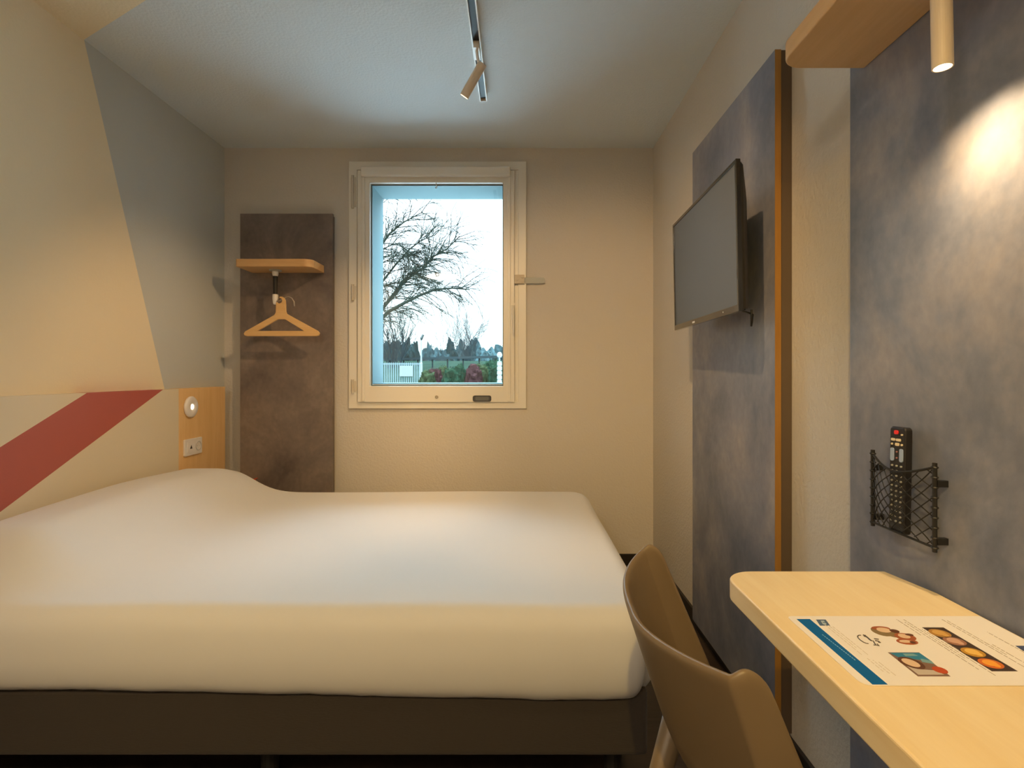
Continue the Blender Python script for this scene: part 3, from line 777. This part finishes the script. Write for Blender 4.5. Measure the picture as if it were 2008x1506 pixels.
# ------------------------------------------------------------------ chair
ch = thing('desk_chair', 'taupe plastic chair with curved shell back, pushed to the oak desk', 'chair', (.5, .875, 0))
cyc, hw = .875, .232
ST = [(-1, w) for w in (1, .8, .55, .3, .1)] + [(-math.cos(PI*i/20)*.995, 0) for i in range(21)] + [(1, w) for w in (.1, .3, .55, .8, 1)]
def shellpt(st, v):
    s_, w = st
    far = s_ > 0
    dtop = .388 - .037*abs(s_)**(2.6 if far else 1.6)
    if w > 0: dtop = .352 - .011*math.sin(PI*w*.9) + .012*w**5
    d = dtop + v*(.745-dtop)
    Xb = .188 + .33*(d-.37) + (2.6*(d-.56)**2 if d > .56 else 0)
    Xf = .288 + .42*(d-.35)
    xc = Xb+(.070*abs(s_)**4.0-.006*(1-s_) if far else .067*abs(s_)**1.5-.006*(1+s_))
    wd = hw*(1-.07*max(0, (d-.45)/.25))
    X = xc+(max(Xf, xc+.01)-xc)*w
    return Vector((X, cyc+wd*s_*(1+.012*math.sin(PI*w)), H-d))
bm = bmesh.new(); NT, NV = len(ST)-1, 16
g = [[bm.verts.new(shellpt(ST[i], j/NV)) for j in range(NV+1)] for i in range(NT+1)]
for i in range(NT):
    for j in range(NV): bm.faces.new((g[i][j], g[i+1][j], g[i+1][j+1], g[i][j+1]))
bk = obj('backrest', bm, M_CHAIR, ch, smooth=True)
m = bk.modifiers.new('thick', 'SOLIDIFY'); m.thickness = .013; m.offset = 0
m = bk.modifiers.new('smooth', 'SUBSURF'); m.levels = 2; m.render_levels = 2
# seat
bm = bmesh.new(); g = []
NS = 22
for i in range(NS+1):
    row = []
    for j in range(NS+1):
        u = i/NS; w = j/NS*2-1
        X = .345+.285*u; hwid = .203*math.sqrt(max(.02, 1-(max(0, u-.2)/.83)**2))
        z = H-.750 - .016*math.sin(PI*min(1, u*1.1))*(1-w*w)  - .018*max(0, (u-.85)/.15)**2
        row.append(bm.verts.new((X, cyc+hwid*w, z)))
    g.append(row)
for i in range(NS):
    for j in range(NS): bm.faces.new((g[i][j], g[i+1][j], g[i+1][j+1], g[i][j+1]))
st = obj('seat', bm, M_CHAIR, ch, smooth=True)
m = st.modifiers.new('thick', 'SOLIDIFY'); m.thickness = .014; m.offset = 0
for (ax, ay, fx, fy) in ((.300, 1.035, .185, 1.075), (.300, .715, .185, .675), (.52, .965, .60, 1.05), (.52, .785, .60, .70)):
    z1 = .385 if ax > .4 else .505
    bm = bmesh.new(); tube_into(bm, [(fx, fy, 0), ((fx+ax)/2-.004, (fy+ay)/2, z1*.5), (ax, ay, z1)], [.013, .018, .024], 14)
    obj('leg', bm, M_CHAIR, ch, smooth=True)

# ------------------------------------------------------------------ outside
G = -.25
M_GRASS = plain('winter_grass', (.016, .025, .012), .9, spec=0, var=.4, vscale=2)
tag(obj('lawn', box(-60, 60, YB+.6, 120, G-.2, G), M_GRASS), kind='structure')
bpy.data.objects['lawn'].name = 'ground'
M_FEN = plain('white_fence_paint', (.12, .15, .15), .6, spec=0)
fk = lambda Y: FPX/Y
OX = lambda px, Y: (px-1014)/fk(Y)
OZ = lambda py, Y: H-(py-733)/fk(Y)
def outw(o, **k): return tag(o, **k)
# pale concrete terrace outside the window, unseen, added to bounce skylight onto the ceiling
tag(obj('bounce_slab', box(-9, 9, YB+.3, 15, G, G+.03), plain('pale_bounce_concrete', (.43, .425, .41), .85, var=.1, vscale=3)), kind='structure'); bpy.data.objects['bounce_slab'].name = 'ground_bounce_slab'
# white picket fence
FY = 24.0
fn = thing('picket_fence', 'white picket fence seen through the lower left of the window', 'fence', (OX(786, FY), FY, G))
x0, x1 = OX(700, FY), OX(822, FY)
np_ = 30
for i in range(np_):
    x = x0+(x1-x0)*i/(np_-1)
    obj('picket', box(x-.022, x+.022, FY-.012, FY+.012, G, OZ(711, FY)), M_FEN, fn)
for zz in (OZ(713, FY), G+.25): obj('rail', box(x0-.05, x1+.05, FY+.012, FY+.05, zz-.05, zz+.02), M_FEN, fn)
bs = tag(obj('notice_board', box(OX(784, FY), OX(810, FY), FY-.06, FY-.02, OZ(738, FY), OZ(717, FY)), plain('white_board', (.17, .18, .18), .6, spec=0)), 'white board fixed on the picket fence outside', 'sign')
# lamp post
lp = thing('lamp_post', 'slim white lamp post standing at the end of the picket fence', 'lamp post', (OX(826, 22), 22, G))
bm = bmesh.new(); tube_into(bm, [(OX(826, 22), 22, G), (OX(826, 22), 22, OZ(712, 22)), (OX(826, 22), 22, OZ(711, 22)), (OX(826, 22), 22, OZ(666, 22))], [.055, .05, .035, .022], 10)
obj('pole', bm, plain('white_pole_paint', (.18, .19, .19), .6, spec=0), lp)
bm = bmesh.new(); tube_into(bm, [(OX(826, 22), 22, OZ(667, 22)), (OX(826.5, 22), 22, OZ(663, 22)), (OX(830, 22), 22, OZ(656, 22))], [.03, .06, .045], 10)
obj('lamp_head', bm, plain('dark_lamp_head', (.02, .03, .03), .6), lp)
# barrier post on the right
bp = thing('bollard', 'white ringed post at the right edge of the window view', 'post', (OX(979, 14), 14, G))
bm = bmesh.new(); c0 = OX(979.5, 14)
prof = []
z = G; zt = OZ(709, 14)
while z < zt-.02:
    prof += [(.062, z), (.062, z+.075), (.050, z+.085), (.050, z+.105)]; z += .115
lathe_into(bm, [(0, G)]+prof+[(.06, zt), (0, zt)], (c0, 14, 0), seg=20)
obj('post_body', bm, plain('white_post', (.18, .19, .19), .6, spec=0), bp)
bm = bmesh.new(); lathe_into(bm, [(0, zt-.005), (.02, zt-.005), (.02, zt+.10), (.05, zt+.11), (.068, zt+.15), (.066, zt+.19), (.04, zt+.235), (0, zt+.245)], (c0, 14, 0), seg=20)
obj('post_globe', bm, plain('white_globe', (.18, .19, .19), .6, spec=0), bp)

def blob(cx, cy, cz, rx, ry, rz, seed, sub=4, amp=.25, freq=2.0, box=1):
    bm = bmesh.new(); bmesh.ops.create_icosphere(bm, subdivisions=sub, radius=1)
    for v in bm.verts:
        p = v.co.normalized()
        k = 1+amp*noise.noise(p*freq+Vector((seed*3.1, seed, 0)))+amp*.6*noise.noise(p*freq*3+Vector((seed, 0, 4)))+amp*.5*noise.noise(p*freq*8+Vector((seed, 2, 4)))
        q = Vector([math.copysign(abs(c)**box, c) for c in p]) if box != 1 else p
        v.co = Vector((cx+q.x*rx*k, cy+q.y*ry*k, cz+q.z*rz*k))
    return bm
def leafy(bm, cx, cy, cz, rx, ry, rz, n, s, r):
    for _ in range(n):
        th = r.uniform(0, 2*PI); ph = math.acos(r.uniform(-.9, 1)); q = r.uniform(.75, 1.12)
        p = Vector((cx+rx*q*math.sin(ph)*math.cos(th), cy+ry*q*math.sin(ph)*math.sin(th), cz+rz*q*math.cos(ph)))
        a = Vector((r.uniform(-1, 1), r.uniform(-1, 1), r.uniform(-1, 1))).normalized()*s; b = a.orthogonal().normalized()*s*.5
        vs = [bm.verts.new(p-a), bm.verts.new(p+b), bm.verts.new(p+a), bm.verts.new(p-b)]
        bm.faces.new(vs)
def leafmat(name, c, v=.35, sc=1.5): return plain(name, c, .9, var=v, vscale=sc, spec=0)
LG = leafmat('hedge_green', (.008, .019, .011), .6, 9); LR = leafmat('hedge_red', (.024, .011, .011), .6, 9); LO = leafmat('hedge_olive', (.016, .023, .011), .6, 9)
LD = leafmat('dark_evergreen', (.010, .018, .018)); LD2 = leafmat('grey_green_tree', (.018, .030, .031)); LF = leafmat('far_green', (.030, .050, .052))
# near shrubs, each one a plant of its own
rr = random.Random(4)
SH = [(838, 20, .9, LO, 'olive'), (852, 19.6, .95, LR, 'red'), (868, 20.3, 1.0, LO, 'olive'), (884, 20, .95, LG, 'green'), (900, 20.4, 1.02, LG, 'green'),
      (912, 19.6, .9, LR, 'red'), (929, 19.8, 1.0, LR, 'red'), (944, 20.4, 1.05, LO, 'olive'), (958, 20, 1.1, LG, 'green'), (974, 20.2, 1.12, LG, 'green'), (992, 20, 1.1, LG, 'green')]
adj = {838: 'olive shrub right beside the lamp post', 852: 'reddish shrub second from the lamp post', 868: 'olive shrub between the reddish one and the green pair', 884: 'green shrub in the middle of the shrub row',
       900: 'green shrub just left of the reddish pair', 912: 'smaller reddish shrub of the pair in mid row', 929: 'larger reddish shrub of the pair in mid row', 944: 'olive shrub right of the reddish pair',
       958: 'green shrub left of the ringed post', 974: 'green shrub directly behind the ringed post', 992: 'green shrub at the far right end, beyond the ringed post'}
for i, (px, Y, h, mt, c) in enumerate(SH):
    Y = 18.4+1.0*(i % 3); X = OX(px, Y); r_ = rr.uniform(.25, .29); hh = h*.82
    bm = blob(X, Y, G+hh, r_, .33, hh*.95, i, 4, .22, 2.0, .55)
    leafy(bm, X, Y, G+hh, r_*1.05, .34, hh*1.02, 900, .03, rr)
    tag(obj('shrub', bm, mt), adj[px]+', outside the window', 'shrub', 'shrubs in the row behind the window')
# green bank behind shrubs and pale road rail
bm = bmesh.new()
add_prism(bm, [(24, G), (45, 2.15), (60, 2.55), (62, G)], lambda u, v: (-30, u, v), lambda u, v: (30, u, v))
tag(obj('grass_bank', bm, plain('bank_grass', (.010, .0175, .0125), .9, spec=0, var=.3, vscale=.8)), kind='structure'); bpy.data.objects['grass_bank'].name = 'ground_bank'
rg = thing('road_barrier', 'long pale grey road barrier running above the shrubs', 'barrier', (OX(880, 40), 40, OZ(712, 40)))
bm = bmesh.new()
Ya, Yb_ = 44.0, 36.0
pa = Vector((OX(700, Ya), Ya, OZ(708, Ya))); pb = Vector((OX(1060, Yb_), Yb_, OZ(700, Yb_)))
dz1 = Vector((0, 0, .16)); dy1 = Vector((0, .15, 0))
vs = [bm.verts.new(p) for p in (pa, pb, pb+dz1, pa+dz1, pa+dy1, pb+dy1, pb+dz1+dy1, pa+dz1+dy1)]
for f_ in [(0,1,2,3),(5,4,7,6),(0,4,5,1),(3,2,6,7),(0,3,7,4),(1,5,6,2)]: bm.faces.new([vs[i] for i in f_])
obj('rail', bm, plain('pale_barrier', (.018, .028, .030), .6, spec=0), rg)
for i in range(12):
    q = pa.lerp(pb, (i+.5)/12)
    obj('post', box(q.x-.05, q.x+.05, q.y+.15, q.y+.25, q.z-.7, q.z+.1), plain('grey_post', (.014, .021, .021), .7, spec=0) if i == 0 else bpy.data.materials['grey_post'], rg)
# evergreen belt
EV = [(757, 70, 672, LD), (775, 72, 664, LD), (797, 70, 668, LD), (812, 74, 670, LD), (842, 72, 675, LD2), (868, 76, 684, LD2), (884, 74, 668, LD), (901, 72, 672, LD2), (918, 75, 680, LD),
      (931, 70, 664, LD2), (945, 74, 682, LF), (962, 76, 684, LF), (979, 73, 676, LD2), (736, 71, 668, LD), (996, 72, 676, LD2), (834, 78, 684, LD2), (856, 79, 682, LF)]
where = ['left of the lamp post, next to the tall bare tree', 'under the fan-shaped bare tree', 'right of the fan-shaped bare tree', 'just left of the lamp post head',
         'right of the lamp post, first of the belt', 'low in the dip right of the lamp post', 'pointed, left of the round bare tree', 'below the round bare tree on its left', 'low, below the round bare tree',
         'tall and dark, right under the round bare tree', 'pale, right of the tall dark one', 'pale, left of the ringed post', 'behind the ringed post', 'at the far left end of the belt', 'at the far right end of the belt', 'hidden behind the lamp post', 'pale, deep in the dip']
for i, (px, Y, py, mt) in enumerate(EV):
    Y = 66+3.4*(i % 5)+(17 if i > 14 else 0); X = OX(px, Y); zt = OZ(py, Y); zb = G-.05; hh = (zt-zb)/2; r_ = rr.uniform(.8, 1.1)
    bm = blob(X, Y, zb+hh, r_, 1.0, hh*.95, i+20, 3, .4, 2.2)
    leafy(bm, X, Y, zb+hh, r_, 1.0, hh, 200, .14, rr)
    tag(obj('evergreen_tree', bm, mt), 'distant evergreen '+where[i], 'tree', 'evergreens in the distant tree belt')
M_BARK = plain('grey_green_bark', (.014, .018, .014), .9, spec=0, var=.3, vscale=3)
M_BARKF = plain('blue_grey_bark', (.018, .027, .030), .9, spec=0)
def grow(bm, p, d, L, r, depth, rnd, spread=.55, seg=4, droop=0.0, kids=4, wob=.16, flat=.6):
    pts = [p.copy()]; rs = [r]; dd = d.normalized()
    for i in range(seg):
        dd = (dd+Vector((rnd.uniform(-wob, wob), rnd.uniform(-wob, wob)*flat, rnd.uniform(-wob, wob)-droop))).normalized()
        p = p+dd*(L/seg); pts.append(p.copy()); rs.append(max(.0045, r*(1-.6*(i+1)/seg)))
    tube_into(bm, pts, rs, 5 if depth > 1 else 3, caps=False)
    if depth <= 0: return
    for k in range(kids):
        i = rnd.uniform(.25, 1)*seg; i0 = min(seg-1, int(i)); q = pts[i0].lerp(pts[i0+1], i-i0)
        base = (pts[i0+1]-pts[i0]).normalized()
        s = spread*rnd.choice((-1, 1))*rnd.uniform(.6, 1.3)
        nd = (base+base.cross(Vector((0, 1, 0)))*s+Vector((0, rnd.uniform(-.5, .5)*flat, 0))).normalized()
        grow(bm, q, nd, L*rnd.uniform(.38, .6), r*.48, depth-1, rnd, spread, seg, droop*1.3, kids, wob, flat)
# big bare tree left of the window
TY = 12.0
def TP(zx, zy, dy=0):      # points read in the detail view of the window
    px, py = 720+zx/3.586, 360+zy/3.586
    Y = TY+dy; return Vector((OX(px, Y), Y, OZ(py, Y)))
bt = thing('bare_tree', 'large bare winter tree reaching into the window view from the left', 'tree', (OX(700, TY), TY, G))
rnd = random.Random(11)
bm = bmesh.new()
tr0 = TP(-60, 1250); tr0.z = G
tube_into(bm, [tr0, TP(-50, 1300), TP(-35, 1100), TP(-60, 880), TP(-70, 600), TP(-60, 300), TP(-40, 60)], [.20, .17, .15, .13, .10, .07, .04], 10)
obj('trunk', bm, M_BARK, bt, smooth=True)
limbs = [([(-35, 1100, 0), (60, 990, 0), (150, 900, -.1), (260, 840, -.2), (360, 790, -.2), (480, 745, -.1), (600, 735, 0), (720, 745, .1)], .050, .012),
         ([(-40, 1000, 0), (100, 890, .1), (160, 810, .2), (250, 700, .3), (310, 650, .3), (390, 595, .4), (470, 510, .4), (560, 460, .5), (650, 370, .5)], .045, .010),
         ([(110, 880, .1), (210, 770, .1), (260, 690, 0), (290, 640, -.1), (400, 600, -.2), (440, 540, -.3), (520, 470, -.3)], .020, .008),
         ([(-65, 850, 0), (100, 700, .3), (200, 570, .4), (300, 460, .5), (380, 400, .5), (480, 360, .6)], .030, .008),
         ([(-65, 600, 0), (100, 430, -.2), (160, 350, -.2), (260, 270, -.3), (390, 200, -.3)], .034, .008),
         ([(-65, 800, 0), (110, 720, .4), (240, 690, .4), (320, 640, .5), (400, 600, .5)], .018, .006),
         ([(-65, 640, 0), (100, 560, .6), (220, 500, .6), (330, 500, .6)], .014, .005),
         ([(-65, 600, 0), (110, 460, .2), (200, 420, .2), (270, 430, .2)], .016, .005),
         ([(-50, 260, 0), (60, 170, -.3), (150, 60, -.3), (220, -40, -.3)], .02, .006),
         ([(-55, 400, 0), (-250, 200, .4), (-420, 60, .6)], .04, .01), ([(-60, 900, 0), (-260, 700, -.4), (-450, 560, -.6), (-620, 480, -.6)], .05, .01),
         ([(-60, 700, 0), (-200, 420, .8), (-330, 240, 1.1)], .04, .01)]
for P, r0, r1 in limbs:
    pts = [TP(*p) for p in P]; n = len(pts)
    bm = bmesh.new()
    tube_into(bm, pts, [r0+(r1-r0)*i/(n-1) for i in range(n)], 7)
    for i in range(1, n):
        for q in range(7 if P[-1][0] > 0 else 3):
            f_ = rnd.random(); p = pts[i-1].lerp(pts[i], f_)
            base = (pts[i]-pts[i-1]).normalized()
            side = base.cross(Vector((0, 1, 0)))*rnd.choice((-1, 1))*rnd.uniform(.3, .9)
            d = (base+side+Vector((0, rnd.uniform(-.4, .4), 0))).normalized()
            grow(bm, p, d, rnd.uniform(.35, .75), .0105, 1, rnd, .5, 5, .09, 5, .2)
    obj('branch', bm, M_BARK, bt)
# fan-shaped bare tree
def baretree(px, Y, ytop, width, label, seed, mat, kids=5, depth=3, spread=.35, thick=.05, stems=1):
    t = thing('bare_tree', label, 'tree', (OX(px, Y), Y, G))
    r = random.Random(seed); bm = bmesh.new(); X = OX(px, Y); zt = OZ(ytop, Y); h = zt-G
    for s in range(stems):
        a = (s-(stems-1)/2)/max(1, stems-1) if stems > 1 else 0
        p = Vector((X, Y, G)); d = Vector((a*width*1.0, r.uniform(-.1, .1), 1)).normalized()
        grow(bm, p, d, h*.80, thick, depth, r, spread, 5, -.01, kids, .10, .7)
    obj('crown', bm, mat, t)
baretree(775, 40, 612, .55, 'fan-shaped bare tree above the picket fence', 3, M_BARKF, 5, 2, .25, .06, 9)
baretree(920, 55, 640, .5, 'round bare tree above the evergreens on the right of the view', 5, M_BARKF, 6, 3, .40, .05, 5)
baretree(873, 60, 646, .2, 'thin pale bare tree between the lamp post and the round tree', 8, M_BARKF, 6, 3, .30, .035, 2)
